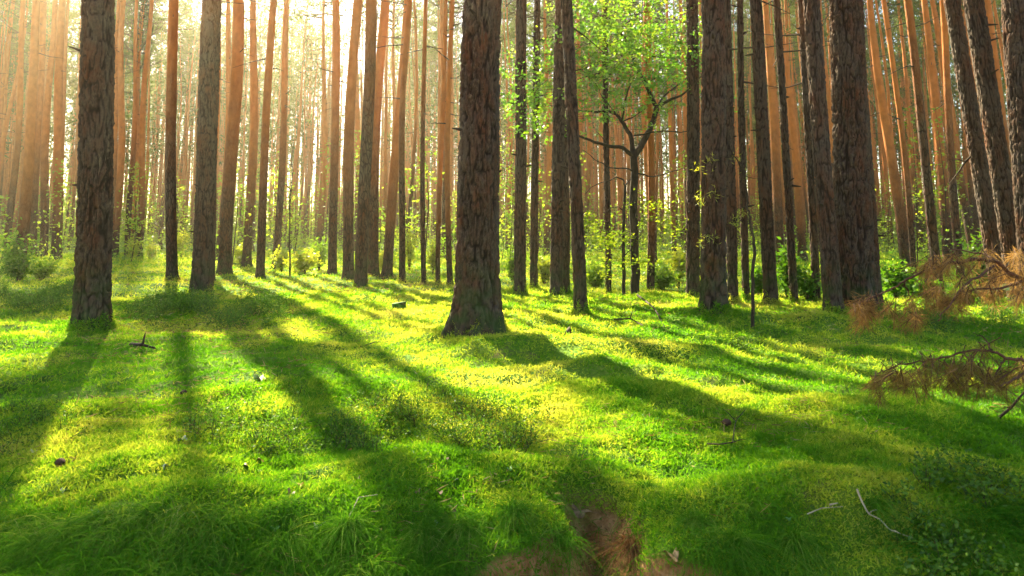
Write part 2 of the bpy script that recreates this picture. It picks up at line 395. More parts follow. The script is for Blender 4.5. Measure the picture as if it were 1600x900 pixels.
def trunk_shades_glade(x, y):
    z = np.arange(2., 22, .4); gx = x-S.x*z/S.z; gy = y-S.y*z/S.z
    px, py = to_px(gx, np.maximum(gy, .3), 0*gx)
    v = (gy > 1.8) & (gy < 11) & (px > 0) & (px < 1600)
    return (v & (shade_at(px, py) < .3)).sum()

# pines told apart in the photograph: base x, base y, width near the base, x at the top edge, taper power, label
PINES = [
 (745,516,69,754,.55,'thick furrowed pine trunk standing alone at the centre with flared mossy foot'),
 (143,512,54,154,.6,'dark thick pine trunk casting a long shadow straight towards the viewer'),
 (1115,492,41,1109,.6,'furrowed pine with a sunlit left edge, beside the slender leafless sapling'),
 (1338,497,62,1319,1.0,'thickest pine trunk at right with dark reddish bark behind the dead bough'),
 (1364,494,32,1332,.7,'dark pine pressed close behind the thickest trunk at right'),
 (1304,496,30,1271,.6,'dark narrow pine touching the left side of the thickest right trunk'),
 (315,462,33,333,.3,'grey barked pine with its foot in the dark bilberry patch'),
 (326,440,18,344,.4,'slim pine peeking out behind the grey barked one'),
 (351,431,22,368,.3,'straight mid sized pine next to the grey barked pair'),
 (269,441,18,271,.3,'straight narrow pine midway between dark thick trunk and grey pine'),
 (385,418,15,394,.4,'thin pine in the gap left of the dark leaning slim one'),
 (406,437,14,430,.5,'dark slim pine leaning right with its foot on open moss'),
 (430,422,12,448,.5,'thin pine just right of the dark slim leaning pine'),
 (519,431,15,523,.3,'straight reddish pine left of the twin trunks in the glow'),
 (544,438,18,560,.3,'rear trunk of the twin pines in the glow'),
 (563,452,21,576,.3,'front trunk of the twin pines, its foot on pale moss'),
 (583,432,18,602,.5,'pine leaning right just behind the twin pines'),
 (605,433,17,634,.5,'right-leaning pine third behind the twin pines'),
 (628,443,11,645,.5,'slim greenish pine leaning right, left of the central trunk'),
 (662,446,8,664,.5,'very thin straight pine left of the central trunk'),
 (684,444,8,690,.5,'very thin pine second from the central trunk on its left'),
 (703,447,10,706,.5,'thin pine hugging the left side of the central trunk'),
 (812,461,20,815,.5,'dark red pine just right of the central trunk'),
 (834,452,13,838,.5,'slimmer red pine between the dark red pine and the orange pair'),
 (869,466,21,876,.5,'front pine of the tall orange pair right of centre'),
 (884,462,14,886,.5,'rear pine of the tall orange pair right of centre'),
 (908,491,22,886,.5,'dark pine leaning left across the orange pair, rough foot'),
 (951,458,10,947,.5,'thin orange pine left of the forked leafy tree'),
 (1016,456,13,1016,.5,'orange pine behind the forked leafy tree'),
 (1083,467,22,1080,.4,'straight dark pine left of the furrowed sunlit-edged one'),
 (1145,476,18,1134,.5,'pine half hidden behind the furrowed sunlit-edged trunk'),
 (1166,471,12,1156,.5,'slim dark pine behind the slender leafless sapling'),
 (1205,478,22,1183,.5,'brown pine leaning left, right of the slender sapling'),
 (1241,476,13,1212,.5,'narrow pine leaning left next to the brown leaning one'),
 (1276,474,13,1253,.5,'narrow pine in the gap before the group of dark trunks'),
 (1467,452,16,1412,.6,'orange topped pine leaning left over the dead bough'),
 (1502,440,13,1469,.5,'slim orange pine leaning left, behind the dead bough'),
 (1429,440,10,1381,.5,'thin left-leaning pine between the thickest trunk and the orange topped one'),
 (1566,478,27,1492,.45,'dark pine leaning left with a jagged broken branch'),
 (1596,484,32,1526,.45,'dark leaning pine second from the right edge'),
 (1622,490,44,1588,.4,'dark rough pine cut by the right edge of the view'),
 (88,407,16,97,.3,'brown pine closest left of the dark thick trunk'),
 (54,399,18,66,.4,'dark broad pine in the shady left group'),
 (74,401,13,86,.4,'narrower pine inside the shady left group'),
 (36,404,8,57,.4,'thin pine leaning right in the shady left group'),
 (8,410,11,40,.4,'right-leaning pine at the far left edge'),
 (179,404,12,190,.4,'narrow pine just right of the dark thick trunk'),
 (204,402,9,216,.4,'thin pine right of the narrow one by the dark trunk'),
 (222,403,10,236,.4,'thin leaning pine above the pale shrub'),
]
NP = []
for idx, (bx, by, wd, tx, pw, lab) in enumerate(PINES):
    b = gpt(bx, by); D = b.y
    if D > 30: D = 30+(D-30)*.3; b = Vector(((bx-800)/F*D, D, float(ground((bx-800)/F*D, D))))
    t = at_y(tx, 0, D); lean = (t.x-b.x)/(t.z-b.z)
    r0 = wd*.92/2/F*D; H = rng.uniform(20, 24); r0 = max(r0, .05); r0 = min(r0, .42)
    if r0 < .09: H = 13+30*r0
    amp = (.05*rng.random()+.02)*(.25 if D < 13 else 1); ph = rng.random()*6; ly = rng.uniform(-.012, .012)
    def path(z, lean=lean, amp=amp, ph=ph, ly=ly):
        z = np.asarray(z, float); q = np.maximum(z, 0)
        return np.stack([lean*q*np.where(q < 7, 1, (7+(q-7)*.55)/np.maximum(q, 1e-6)) + amp*(np.sin(q*.7+ph)-math.sin(ph)), ly*q+amp*(np.cos(q*.6+ph)-math.cos(ph))], -1)
    near = D < 13
    root = thing('pine_tree', b, lab, 'pine tree', GB if False else None)
    if near:
        k = int(np.clip(2*math.pi*r0/.009, 48, 220)); ztop = at_y(bx, 0, D).z+.5
        zs = np.concatenate([[-.15], np.arange(-.02, ztop, .017), np.linspace(ztop+.05, 9, 12), np.linspace(10, H, 10)])
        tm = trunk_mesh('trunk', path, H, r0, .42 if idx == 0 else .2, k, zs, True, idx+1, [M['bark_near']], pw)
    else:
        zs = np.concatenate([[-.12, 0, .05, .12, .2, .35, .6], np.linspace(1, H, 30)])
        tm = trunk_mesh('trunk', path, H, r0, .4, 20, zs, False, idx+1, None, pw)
    link('trunk', tm, root)
    if near:
        for q in range(3):
            zz = rng.uniform(1.0, 4.2); th = rng.uniform(math.pi, 2*math.pi)*rng.choice([1, 1, .98]); u = np.array([math.cos(th), math.sin(th)]); pc = path(np.array([zz]))[0]; rz = r0*.82; Ls = rng.uniform(.05, .16)
            sa = Acc(); p0 = np.array([pc[0]+u[0]*rz, pc[1]+u[1]*rz, zz]); d = np.array([u[0], u[1], rng.uniform(-.2, .4)])
            sa.tube([p0-d*.06, p0+d*.02, p0+d*Ls*.6, p0+d*Ls], [.026, .017, .012, .006], 6); link('branch_stub', sa.mesh('branch_stub', [M['twig']], True), root)
    cz = H*rng.uniform(.58, .66); base = (b.x, b.y, b.z)
    link('crown', crown_mesh('crown', path, H, cz, 2.2 if r0 > .09 else 1.1, 90 if corridor(b.x, b.y) else 30, 11 if corridor(b.x, b.y) else 7, 15, base if corridor(b.x, b.y) else None), root)
    NP.append((b.x, b.y, r0*(1.08 if idx == 0 else 1)))
    if 'jagged broken branch' in lab:
        p = at_y(1520, 240, D)-b; a = Acc()
        pts = [at_y(q[0], q[1], D+.02*i)-b for i, q in enumerate([(1533,222), (1523,238), (1508,253), (1497,270), (1483,288)])]
        a.tube([list(v) for v in pts], [.018, .015, .016, .010, .005], 6)
        a.tube([list(pts[2]), list(at_y(1497,249,D)-b), list(at_y(1487,251,D)-b)], [.010, .007, .003], 5)
        link('branch', a.mesh('branch', [M['twig']]), root)
    if 'sunlit left edge' in lab:
        a = Acc()
        for (p0, p1, p2) in [((1130,247), (1112,250), (1092,262)), ((1132,246), (1152,245), (1168,272)), ((1136,295), (1116,300), (1094,309)), ((1128,360), (1112,372), (1096,378)), ((1132,352), (1150,345), (1160,330))]:
            q = [at_y(*p0, D-.05)-b, at_y(*p1, D-.25)-b, at_y(*p2, D-.3)-b]
            a.tube([list(v) for v in q], [.008, .005, .002], 4, 1)
            for v in q[1:]:
                n = 26; Dd = rdir(n, .1); a.leaves(np.array(v)+rng.normal(size=(n, 3))*.03, Dd, rng.uniform(.04, .075, n), .006, 0, rng.uniform(.5, 1, n))
        o = link('twig', a.mesh('twig', [M['yellow_leaf'], M['twig']]), root)

# background pines: eight kinds, copied
VAR = []
for v in range(9):
    H = rng.uniform(19, 24); r0 = rng.uniform(.10, .155) if v < 6 else rng.uniform(.065, .085)
    amp = rng.uniform(.04, .14); ph = rng.random()*6; f1 = rng.uniform(.25, .6)
    def path(z, amp=amp, ph=ph, f1=f1):
        q = np.maximum(np.asarray(z, float), 0)
        return np.stack([amp*(np.sin(q*f1+ph)-math.sin(ph)), amp*(np.cos(q*f1*.8+ph)-math.cos(ph))], -1)
    tm = trunk_mesh('trunk', path, H, r0, .35, 12, None, False, 60+v)
    cz = H*rng.uniform(.52, .64)
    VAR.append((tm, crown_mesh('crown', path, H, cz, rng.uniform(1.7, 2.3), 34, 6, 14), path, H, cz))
THIN = [crown_mesh('crown', q[2], q[3], q[4]+2, 1.6, 14, 3, 10) for q in VAR]
GROUPED = 'orange and brown pines filling the wood behind'
placed = [(x, y) for x, y, _ in NP]; count = 0; tries = 0; PROTO = {}
while count < 250 and tries < 60000:
    tries += 1
    r = rng.uniform(22**1.5, 70**1.5)**(1/1.5); a = rng.uniform(-39, 38.5)*math.pi/180
    if r < 24 and rng.random() < .35: continue
    x, y = r*math.sin(a), r*math.cos(a); force = count < 2
    if force: x, y = [(-10.4, 26.4), (-9.2, 22.4)][count]; r = math.hypot(x, y)   # pines added so their crowns shade the corner by the bank
    if not force and min((x-p)**2+(y-q)**2 for p, q in placed) < (1.0 if r > 35 else 1.7)**2: continue
    bpx = 800+F*x/y
    if not force and r < 34 and any(abs(bpx-(800+F*p/q)) < 14+F*rr/q and q < y for p, q, rr in NP[:7]): continue   # stands behind a thick trunk: seen by nobody
    if not force and trunk_shades_glade(x, y) > 5 and rng.random() < .93: continue
    placed.append((x, y)); count += 1; opening = 470 < bpx < 640
    v = int(rng.integers(0, 9)); tm, cm, pth, H, cz = VAR[v]
    z = float(ground(x, y)); root = thing('pine_tree', (x, y, z), None, 'pine tree', GROUPED)
    mark = next(t for lim, t in ((130, 'behind the dark thick trunk at left'), (260, 'between the dark thick trunk and grey barked pine'), (345, 'behind the grey barked pine'), (480, 'behind the dark slim leaning pine'),
        (600, 'behind the twin pines in the glow'), (710, 'left of the central trunk'), (840, 'just right of the central trunk'), (930, 'behind the tall orange pair'), (1060, 'behind the forked leafy tree'),
        (1170, 'behind the sunlit edged furrowed pine'), (1290, 'behind the left-leaning narrow pines'), (1410, 'behind the thickest trunk'), (9999, 'over the dead bough')) if bpx < lim)
    root['label'] = ('orange barked pine not far ' if r < 36 else 'slim hazy pine deep in the wood ' if r < 54 else 'faint distant pine stem ')+mark
    cor = corridor(x, y)
    lean = (-.055 if bpx > 1250 else (.03 if bpx < 600 else 0)) + rng.normal()*.018
    tr = link('trunk', tm, root)
    if cor:
        cm = crown_mesh('crown', pth, H, cz, 2.9, 105, 13, 16, (x, y, z), 1.0)
    else:
        root.rotation_euler = (rng.normal()*.012, lean, 0); root.scale = (1, 1, rng.uniform(.9, 1.08))
    if opening and not cor: cm = THIN[v]  # crowns thinned in this direction to let the glow through
    link('crown', cm, root)
print('background pines', count)

# far wood beyond the last single trees: one mass
a = Acc()
for i in range(1400):
    r = rng.uniform(62, 120); an = rng.uniform(-44, 44)*math.pi/180; x, y = r*math.sin(an), r*math.cos(an); z = float(ground(x, y)); H = rng.uniform(17, 23)
    rr = rng.uniform(.07, .14); k = rng.normal()*.3
    a.tube([[x, y, z-.1], [x+k*.3, y, z+6], [x+k*.6, y, z+12], [x+k, y, z+H]], [rr, rr*.85, rr*.65, .03], 6, 1)
    nc = 10 if 480 < 800+F*x/y < 630 else 42; cc = np.stack([x+k+rng.normal(size=nc)*1.1, y+rng.normal(size=nc)*1.1, z+H*(1-.65*rng.random(nc)**1.6)], -1)  # sparser far crowns in the opening, shaped to keep it bright
    n = nc*9; Cc = np.repeat(cc, 9, 0); D = rdir(n, .2); a.leaves(Cc+D*.15, D, rng.uniform(.35, .6, n), rng.uniform(.08, .13, n), 0)
for i in range(3600):
    r = rng.uniform(78, 122); an = rng.uniform(-44, 44)*math.pi/180; x, y = r*math.sin(an), r*math.cos(an); z = float(ground(x, y)); h = rng.uniform(2, 8)
    n = 34; c = np.array([x, y, z])+np.stack([rng.normal(size=n)*.9, rng.normal(size=n)*.9, h*rng.random(n)], -1)
    a.leaves(c, rdir(n, .1, .6), rng.uniform(.3, .55, n), rng.uniform(.14, .25, n), 2)
tag(link('far_woods', a.mesh('far_woods', [M['needles'], M['bark'], M['under']])), 'hazy mass of distant pines closing the view', None, None, 'stuff')

# ------------------------------------------------------------------ young broadleaf trees
def limbs_px(acc, polys, D, b, jit=.12, m=0, k=7):
    """limbs given as photo polylines at about distance D; returns points along them"""
    pts_all = []
    for pl, r0, r1, dy in polys:
        P = [np.array(at_y(px, py, D+dy*i/(len(pl)-1))-b) for i, (px, py) in enumerate(pl)]
        P = np.array(P); t = np.linspace(0, 1, len(P)); tt = np.linspace(0, 1, max(6, len(P)*3))
        Q = np.stack([np.interp(tt, t, P[:, c]) for c in range(3)], -1)
        Q[1:-1] = (Q[:-2]+2*Q[1:-1]+Q[2:])/4
        Q[1:-1] += rng.normal(size=(len(Q)-2, 3))*.006
        acc.tube(Q, np.linspace(r0, r1, len(Q)), k, m, .5); pts_all.append(Q)
    return pts_all
b = gpt(993, 461); D = b.y
root = thing('leafy_tree', b, 'young forked tree with dark crooked limbs and fresh green leaves', 'tree')
a = Acc(); limbs_px(a, [([(993,463), (992,400), (989,320), (992,270), (990,244)], .075, .062, 0)], D, b, k=12)
a.V[-1][:] = a.V[-1]
link('trunk', a.mesh('trunk', [M['sapling_bark']], True), root)
LIMBS = [([(990,246), (1007,219), (1019,194), (1026,168)], .060, .045, .2), ([(1026,168), (1010,133), (993,103), (982,69), (966,47), (952,30), (940,-10)], .038, .012, .7),
 ([(1026,168), (1049,155), (1071,146), (1095,120)], .03, .010, -.7), ([(1028,166), (1034,155), (1049,139), (1071,125), (1090,95)], .022, .007, .8), ([(1010,130), (1032,117), (1052,109), (1075,90)], .014, .005, .5),
 ([(990,246), (977,232), (952,228), (929,222), (900,210), (880,196)], .040, .012, -.6), ([(988,248), (988,214), (974,194), (963,178), (950,173), (925,174), (905,172)], .045, .008, .5),
 ([(971,190), (975,164), (984,133), (985,117), (978,95)], .018, .005, -.3), ([(975,189), (999,178), (1013,166)], .012, .006, .2), ([(990,212), (1016,208), (1035,204), (1068,207), (1085,204)], .016, .006, -.5),
 ([(992,268), (975,262), (955,263), (930,250), (912,235)], .016, .005, -.5), ([(992,270), (1018,277), (1045,270), (1069,263)], .014, .005, .4), ([(982,69), (986,36), (983,10), (975,-30)], .014, .005, .3),
 ([(966,47), (1000,20), (1010,-20)], .012, .004, -.5), ([(905,172), (860,165), (820,160), (795,172)], .010, .003, -.3), ([(952,228), (932,205), (925,190)], .008, .003, .4),
 ([(945,60), (900,75), (860,110), (820,130)], .010, .003, .3), ([(963,178), (940,150), (925,120), (915,95)], .010, .003, .6)]
LP = []
for l in LIMBS:
    a = Acc(); LP += limbs_px(a, [l], D, b); link('limb', a.mesh('limb', [M['sapling_bark']], True), root)
a = Acc()
ctr = [(830,165,48,42,110), (815,125,40,30,40), (870,100,50,40,60), (930,50,55,45,120), (1000,40,60,45,150), (1050,100,45,50,120), (985,120,50,45,90), (920,130,50,40,80), (1020,-30,90,40,90), (900,0,60,40,60), (1085,60,35,50,50), (1000,175,60,25,35), (900,190,35,18,20), (1130,110,25,40,20), (945,85,60,40,60)]
for cx, cyy, rx, ry, ns in ctr:
    for s_ in range(int(ns*1.05)):
        px = cx+rng.normal()*rx*.55; py = cyy+rng.normal()*ry*.6
        p = np.array(at_y(px, py, D+rng.normal()*.55)-b); nl = int(rng.integers(7, 14)); fl = rng.normal(size=3)*.11; fl[2] *= .3
        tt = rng.random((nl, 1)); base = p+fl*tt*2+rng.normal(size=(nl, 3))*.035
        a.leaves(base, rdir(nl, -.1, .55), rng.uniform(.05, .08, nl), rng.uniform(.028, .045, nl), 0, np.clip(rng.random()*.55+rng.random(nl)*.45, 0, 1))
        if rng.random() < .5: a.tube([p-fl*.8, p+fl*.5, p+fl*2], [.004, .003, .0015], 3, 1)
link('crown', a.mesh('crown', [M['broadleaf'], M['sapling_bark']]), root)

b = gpt(976, 464); D = b.y
root = thing('sapling', b, 'thin dark stemmed sapling with yellow leaves beside the forked tree', 'sapling')
a = Acc(); limbs_px(a, [([(975,466), (974,400), (975,340), (977,290)], .032, .022, 0), ([(977,290), (975,281), (965,276), (950,283), (925,290), (914,304)], .016, .004, -.3), ([(977,290), (981,284), (986,279)], .014, .004, .2),
    ([(975,330), (965,322), (955,325), (945,332)], .008, .003, -.2), ([(974,400), (985,390), (992,384)], .008, .003, -.3)], D, b)
link('stem', a.mesh('stem', [M['sapling_bark']], True), root)
a = Acc()
for cx, cyy, rx, ry, ns in [(925,352,14,10,16), (940,378,22,10,34), (960,372,18,8,18), (918,345,10,12,10), (1000,410,18,8,16), (960,408,20,14,14), (1040,340,30,16,16), (1010,318,20,10,14), (945,425,16,12,12), (1060,360,16,12,10), (985,365,12,14,8)]:
    for s_ in range(ns):
        p = np.array(at_y(cx+rng.normal()*rx*.6, cyy+rng.normal()*ry*.6, D+rng.normal()*.35)-b); nl = 8
        a.leaves(p+rng.normal(size=(nl, 3))*.05, rdir(nl, -.05, .4), rng.uniform(.04, .07, nl), rng.uniform(.022, .035, nl), 0)
    a.tube([np.array(at_y(cx-rx, cyy+4, D)-b), np.array(at_y(cx, cyy, D)-b), np.array(at_y(cx+rx, cyy-3, D)-b)], [.003, .003, .0015], 3, 1)
link('foliage', a.mesh('foliage', [M['sapling_leaf'], M['sapling_bark']]), root)

b = gpt(1176, 513); D = b.y
root = thing('sapling', b, 'slender leafless sapling with greenish stem in front of the pines', 'sapling')
a = Acc(); limbs_px(a, [([(1176,514), (1176,450), (1178,390), (1177,370)], .019, .014, 0), ([(1177,370), (1172,340), (1167,325), (1168,315)], .013, .010, 0), ([(1168,315), (1164,275), (1152,250), (1140,244), (1122,246)], .010, .003, -.1),
    ([(1164,275), (1175,279), (1190,280)], .004, .002, .2), ([(1167,322), (1155,325), (1142,332)], .005, .002, .1)], D, b)
link('stem', a.mesh('stem', [M['sapling_bark']], True), root)

b = gpt(453, 433); D = b.y
root = thing('sapling', b, 'dead hooked sapling stem in front of the bright shrubs', 'sapling')
a = Acc(); limbs_px(a, [([(453,434), (453,380), (452,320), (455,300), (451,291), (444,287)], .022, .008, 0), ([(455,300), (458,270), (455,245), (459,225), (454,212)], .010, .005, 0), ([(453,380), (463,368), (472,366)], .006, .003, 0)], D, b)
link('stem', a.mesh('stem', [M['sapling_bark']], True), root)

# ------------------------------------------------------------------ shrubs at the foot of the wood
def shrub(px, py, wpx, hpx, lab, mat='under', D=None, dens=.6, leaf=.10, group=None):
    b = gpt(px, py) if D is None else Vector(((px-800)/F*D, D, float(ground((px-800)/F*D, D)))); D = b.y
    Wm = wpx/F*D/2; Hm = hpx/F*D
    root = thing('shrub', b, lab, 'shrub', group)
    st = Acc(); fo = Acc(); ns = int(7+10*Wm)
    for i in range(ns):
        az = rng.random()*6.283; q = rng.random()**.6; tip = np.array([math.cos(az)*Wm*q, math.sin(az)*Wm*q*.8, Hm*rng.uniform(.6, 1.02)*(1-.35*q)])
        P = np.array([[0, 0, -.03], tip*[.25, .25, .4], tip*[.7, .7, .75], tip]); P[0, :2] = tip[:2]*.1
        st.tube(P, [.010, .008, .005, .002], 4)
        nl = int(150*dens*(.5+Wm)); t = rng.uniform(.25, 1.05, nl); base = np.stack([np.interp(t, [0, .33, .66, 1], P[:, c]) for c in range(3)], -1)
        base += rng.normal(size=(nl, 3))*np.array([.34*Wm, .34*Wm, .13*Hm])*(.4+t[:, None]*.6); base[:, 2] = np.maximum(base[:, 2], .02)
        fo.leaves(base, rdir(nl, .1, .5), rng.uniform(.6, 1.2, nl)*leaf, rng.uniform(.35, .6, nl)*leaf, 0, np.clip(rng.random()*.5+rng.random(nl)*.5, 0, 1))
    link('stem', st.mesh('stem', [M['twig']]), root); link('foliage', fo.mesh('foliage', [M[mat]]), root)
for args in [
 (30,440,60,50,'dark rounded shrub at the shady left edge','bilberry',None,.9,.07), (66,438,46,40,'paler rounded shrub beside the dark one at left','under',None,.9,.07),
 (10,420,50,60,'loose leafy shrub behind the dark rounded shrub','bilberry'), (45,400,50,45,'dark leafy shrub before the shady pines','bilberry'),
 (203,406,26,42,'pale leaved shrub right of the dark thick trunk','yellow_leaf'), (236,405,22,26,'small pale shrub between the dark trunk and straight narrow pine','yellow_leaf'),
 (283,404,26,50,'upright yellow shrub left of the grey barked pine','yellow_leaf'), (375,414,26,34,'bright shrub by the straight mid sized pine','yellow_leaf'),
 (440,424,24,40,'bright bushy shrub by the hooked dead stem','yellow_leaf'), (474,428,44,44,'leafy yellow green shrub right of the hooked dead stem','yellow_leaf'), (498,425,30,60,'tall loose shrub left of the straight reddish pine','under'),
 (600,430,30,40,'small bright shrub behind the leaning pines','yellow_leaf'), (640,425,26,90,'tall bright shrub glowing between the thin pines','yellow_leaf'), (676,430,22,60,'narrow bright shrub left of the central trunk','yellow_leaf'),
 (800,440,24,50,'loose shrub right of the central trunk','under'), (850,445,34,50,'low shrub between the dark red pine and orange pair','yellow_leaf'), (930,452,44,44,'broad leafy shrub left of the thin yellow sapling','under'),
 (1035,455,46,38,'spreading shrub right of the forked tree','under'), (1060,450,30,70,'loose tall shrub left of the straight dark pine','yellow_leaf'),
 (1185,462,30,50,'green shrub behind the leafless sapling','bilberry'), (1232,468,44,90,'dark green bush left of the narrow leaning pine','bilberry'), (1262,470,40,60,'green bush between the narrow pines','bilberry'),
 (1400,468,50,60,'green bush right of the thickest trunk','bilberry'), (1440,470,60,45,'low green bush under the dead bough','bilberry'), (1535,450,50,90,'green bush behind the dark leaning pines','bilberry'), (1520,480,60,36,'low leafy bush at the foot of the leaning pines','bilberry'),
]: shrub(*args)

# low growth that hides the far forest floor
a = Acc()
n = 1500; r = np.sqrt(rng.uniform(20**2, 85**2, n)); an = rng.uniform(-41, 41, n)*math.pi/180; x, y = r*np.sin(an), r*np.cos(an)
pat = noise(x*.16, y*.16, 0, 31); kp = pat > -.35+.5*(r < 26); x, y, r = x[kp], y[kp], r[kp]
for xx, yy, r_ in zip(x, y, r):
    h = rng.uniform(.3, .9)*(1+.5*rng.random()*(r_ > 35)); nl = 60; ls = .06+.0013*r_; c = np.array([xx, yy, float(ground(xx, yy))])
    base = c+np.stack([rng.normal(size=nl)*.42, rng.normal(size=nl)*.42, h*rng.random(nl)**.8], -1)
    a.leaves(base, rdir(nl, .2, .6), rng.uniform(.7, 1.3, nl)*ls, rng.uniform(.35, .6, nl)*ls, 0, np.clip(rng.random()*.5+rng.random(nl)*.5, 0, 1))
# taller sprays of young broadleaves caught by the sun between the trunks
for i in range(240):
    r_ = rng.uniform(22, 80); an_ = rng.uniform(-40, 40)*math.pi/180; xx, yy = r_*math.sin(an_), r_*math.cos(an_); h = rng.uniform(1.2, 5.0)
    z0 = float(ground(xx, yy)); a.tube([[xx, yy, z0], [xx+.1, yy, z0+h*.5], [xx+rng.normal()*.2, yy, z0+h]], [.02, .014, .004], 4, 1)
    nl = 170; q = rng.uniform(.25, 1, nl); base = np.stack([xx+rng.normal(size=nl)*.5*(1.2-q), yy+rng.normal(size=nl)*.5*(1.2-q), z0+h*q], -1)
    a.leaves(base, rdir(nl, 0, .5), rng.uniform(.09, .15, nl), rng.uniform(.05, .08, nl), 0, np.clip(.3+rng.random(nl)*.7, 0, 1))
tag(link('undergrowth', a.mesh('undergrowth', [M['under'], M['twig']])), 'sunlit low green growth covering the far forest floor', None, None, 'stuff')

# ------------------------------------------------------------------ moss carpet
def scatter(n, r0, r1, amax=41, p=1.0):
    """points in a fan; p: how strongly they crowd near"""
    u = rng.random(n); e = 2-p
    r = (r0**e+u*(r1**e-r0**e))**(1/e) if abs(e) > 1e-3 else r0*(r1/r0)**u
    an = rng.uniform(-amax, amax, n)*math.pi/180
    return r*np.sin(an), r*np.cos(an), r
def soil_here(x, y):
    e = edge(x); return (y < e-.02) | (np.exp(-((x-.27-.06*np.sin(y*5))/.115)**2)*sstep(3.22, 2.95, y) > .35)
x1, y1, r1 = scatter(800000, 1.9, 5.0, 56, 1.2); x2, y2, r2 = scatter(400000, 5.0, 13, 47, 1.15); x3, y3, r3 = scatter(170000, 13, 40, 41, 1.3)
x = np.concatenate([x1, x2, x3]); y = np.concatenate([y1, y2, y3]); r = np.concatenate([r1, r2, r3])
kp = ~soil_here(x, y); thin = noise(x*2.3, y*2.3, 0, 41)+.6*noise(x*6, y*6, 0, 42); kp &= (thin > -.75) | (rng.random(len(x)) < .35)
kp &= rng.random(len(x)) < .12+.88*sstep(2.35, 2.90, y+.12*noise(x*4, y*4, 0, 43))
x, y, r = x[kp], y[kp], r[kp]; n = len(x)
z = ground(x, y)
L = (.008+.0034*r)*rng.uniform(.6, 1.35, n)*np.where(r > 13, .9, 1); Wd = (.0017+.00105*r)*rng.uniform(.7, 1.3, n)
D = rdir(n, .45); D[:, 2] = np.abs(D[:, 2])
Sd = np.cross(D, rng.normal(size=(n, 3))); Sd /= np.linalg.norm(Sd, axis=1)[:, None]
P = np.stack([x, y, z+L*rng.uniform(-.1, .55, n)], -1)
# moss heaped against and climbing the feet of the nearer trunks
ex = []
for tx_, ty_, tr_ in NP:
    if ty_ < 16:
        m_ = int(5200*tr_/.22*min(1, 9/ty_)); th = rng.random(m_)*6.283; q = rng.random(m_); cl_ = .5+.5*noise(np.cos(th)*2.2+tx_, np.sin(th)*2.2, 0, 55)
        up = rng.random(m_)**2.2*(.05+.22*cl_**2); rad = tr_*(1.0+.42*np.exp(-up/.13))+.10*q**2*(up < .03)+.004
        px_, py_ = tx_+rad*np.cos(th), ty_+rad*np.sin(th); ex.append(np.stack([px_, py_, ground(px_, py_)+up], -1))
ex = np.concatenate(ex); P = np.concatenate([P, ex]); m_ = len(ex)
L = np.concatenate([L, rng.uniform(.02, .045, m_)]); Wd = np.concatenate([Wd, rng.uniform(.006, .010, m_)])
D = rdir(len(P), .45); D[:, 2] = np.abs(D[:, 2]); Sd = np.cross(D, rng.normal(size=D.shape)); Sd /= np.linalg.norm(Sd, axis=1)[:, None]
x, y, n = P[:, 0], P[:, 1], len(P); r = np.hypot(x, y)
V = np.stack([P-Sd*Wd[:, None]*.5, P+Sd*Wd[:, None]*.5, P+D*L[:, None]], 1).reshape(-1, 3)
tint = np.clip(.46+.30*noise(x*.9, y*.9, 0, 51)+.26*noise(x*3.1, y*3.1, 0, 52)+.20*noise(x*9, y*9, 0, 53)+.17*rng.normal(size=n)+.16*sstep(4, 10, r)-.16*sstep(3.2, 2.2, r), 0, 1)
me = mesh_from('moss', V, np.arange(3*n).reshape(-1, 3), [M['moss']], tint=np.repeat(tint, 3))
tag(link('moss', me), 'thick bright green moss carpeting the forest floor', None, None, 'stuff')

# fine grass standing in the moss
a = Acc()
x, y, r = scatter(75000, 1.95, 16, 50, 1.35); cl = noise(x*1.7, y*1.7, 0, 61)+.5*noise(x*5, y*5, 0, 62)
cl = cl - .25 + 1.3*sstep(2.9, 2.3, y) + .5*sstep(.7, 2, x)*(y < 4)
kp = (~soil_here(x, y)) & (cl > rng.uniform(.15, 1.2, len(x))); x, y, r = x[kp], y[kp], r[kp]; n = len(x)
D = rdir(n, 1.2); D[:, 2] = np.abs(D[:, 2]); bend = rng.normal(size=(n, 3))*.35; bend[:, 2] = -rng.uniform(.1, .6, n)
a.blades(np.stack([x, y, ground(x, y)], -1), D, rng.uniform(.03, .10, n)*(1+.04*r), .0018+.0006*r, bend, 0, np.clip(rng.random(n)*.8+.15, 0, 1))
tag(link('grass', a.mesh('grass', [M['grass']])), 'fine grass standing in the moss', None, None, 'stuff')
# fallen needles and straw lying in the moss
a = Acc()
x, y, r = scatter(60000, 2.0, 20, 42, 1.35); pt = noise(x*1.3, y*1.3, 0, 64)+.7*noise(x*3.7, y*3.7, 0, 65); kp = (~soil_here(x, y)) & (pt > rng.uniform(.1, 1.3, len(x))); x, y, r = x[kp], y[kp], r[kp]; n = len(x)
a.leaves(np.stack([x, y, ground(x, y)+.006+.0035*r], -1), rdir(n, .05, .25), rng.uniform(.03, .065, n)*(1+.05*r), .0015+.0007*r, 0)
tag(link('needle_litter', a.mesh('needle_litter', [M['litter']])), 'fallen straw coloured needles scattered in the moss', None, None, 'stuff')
a = Acc()
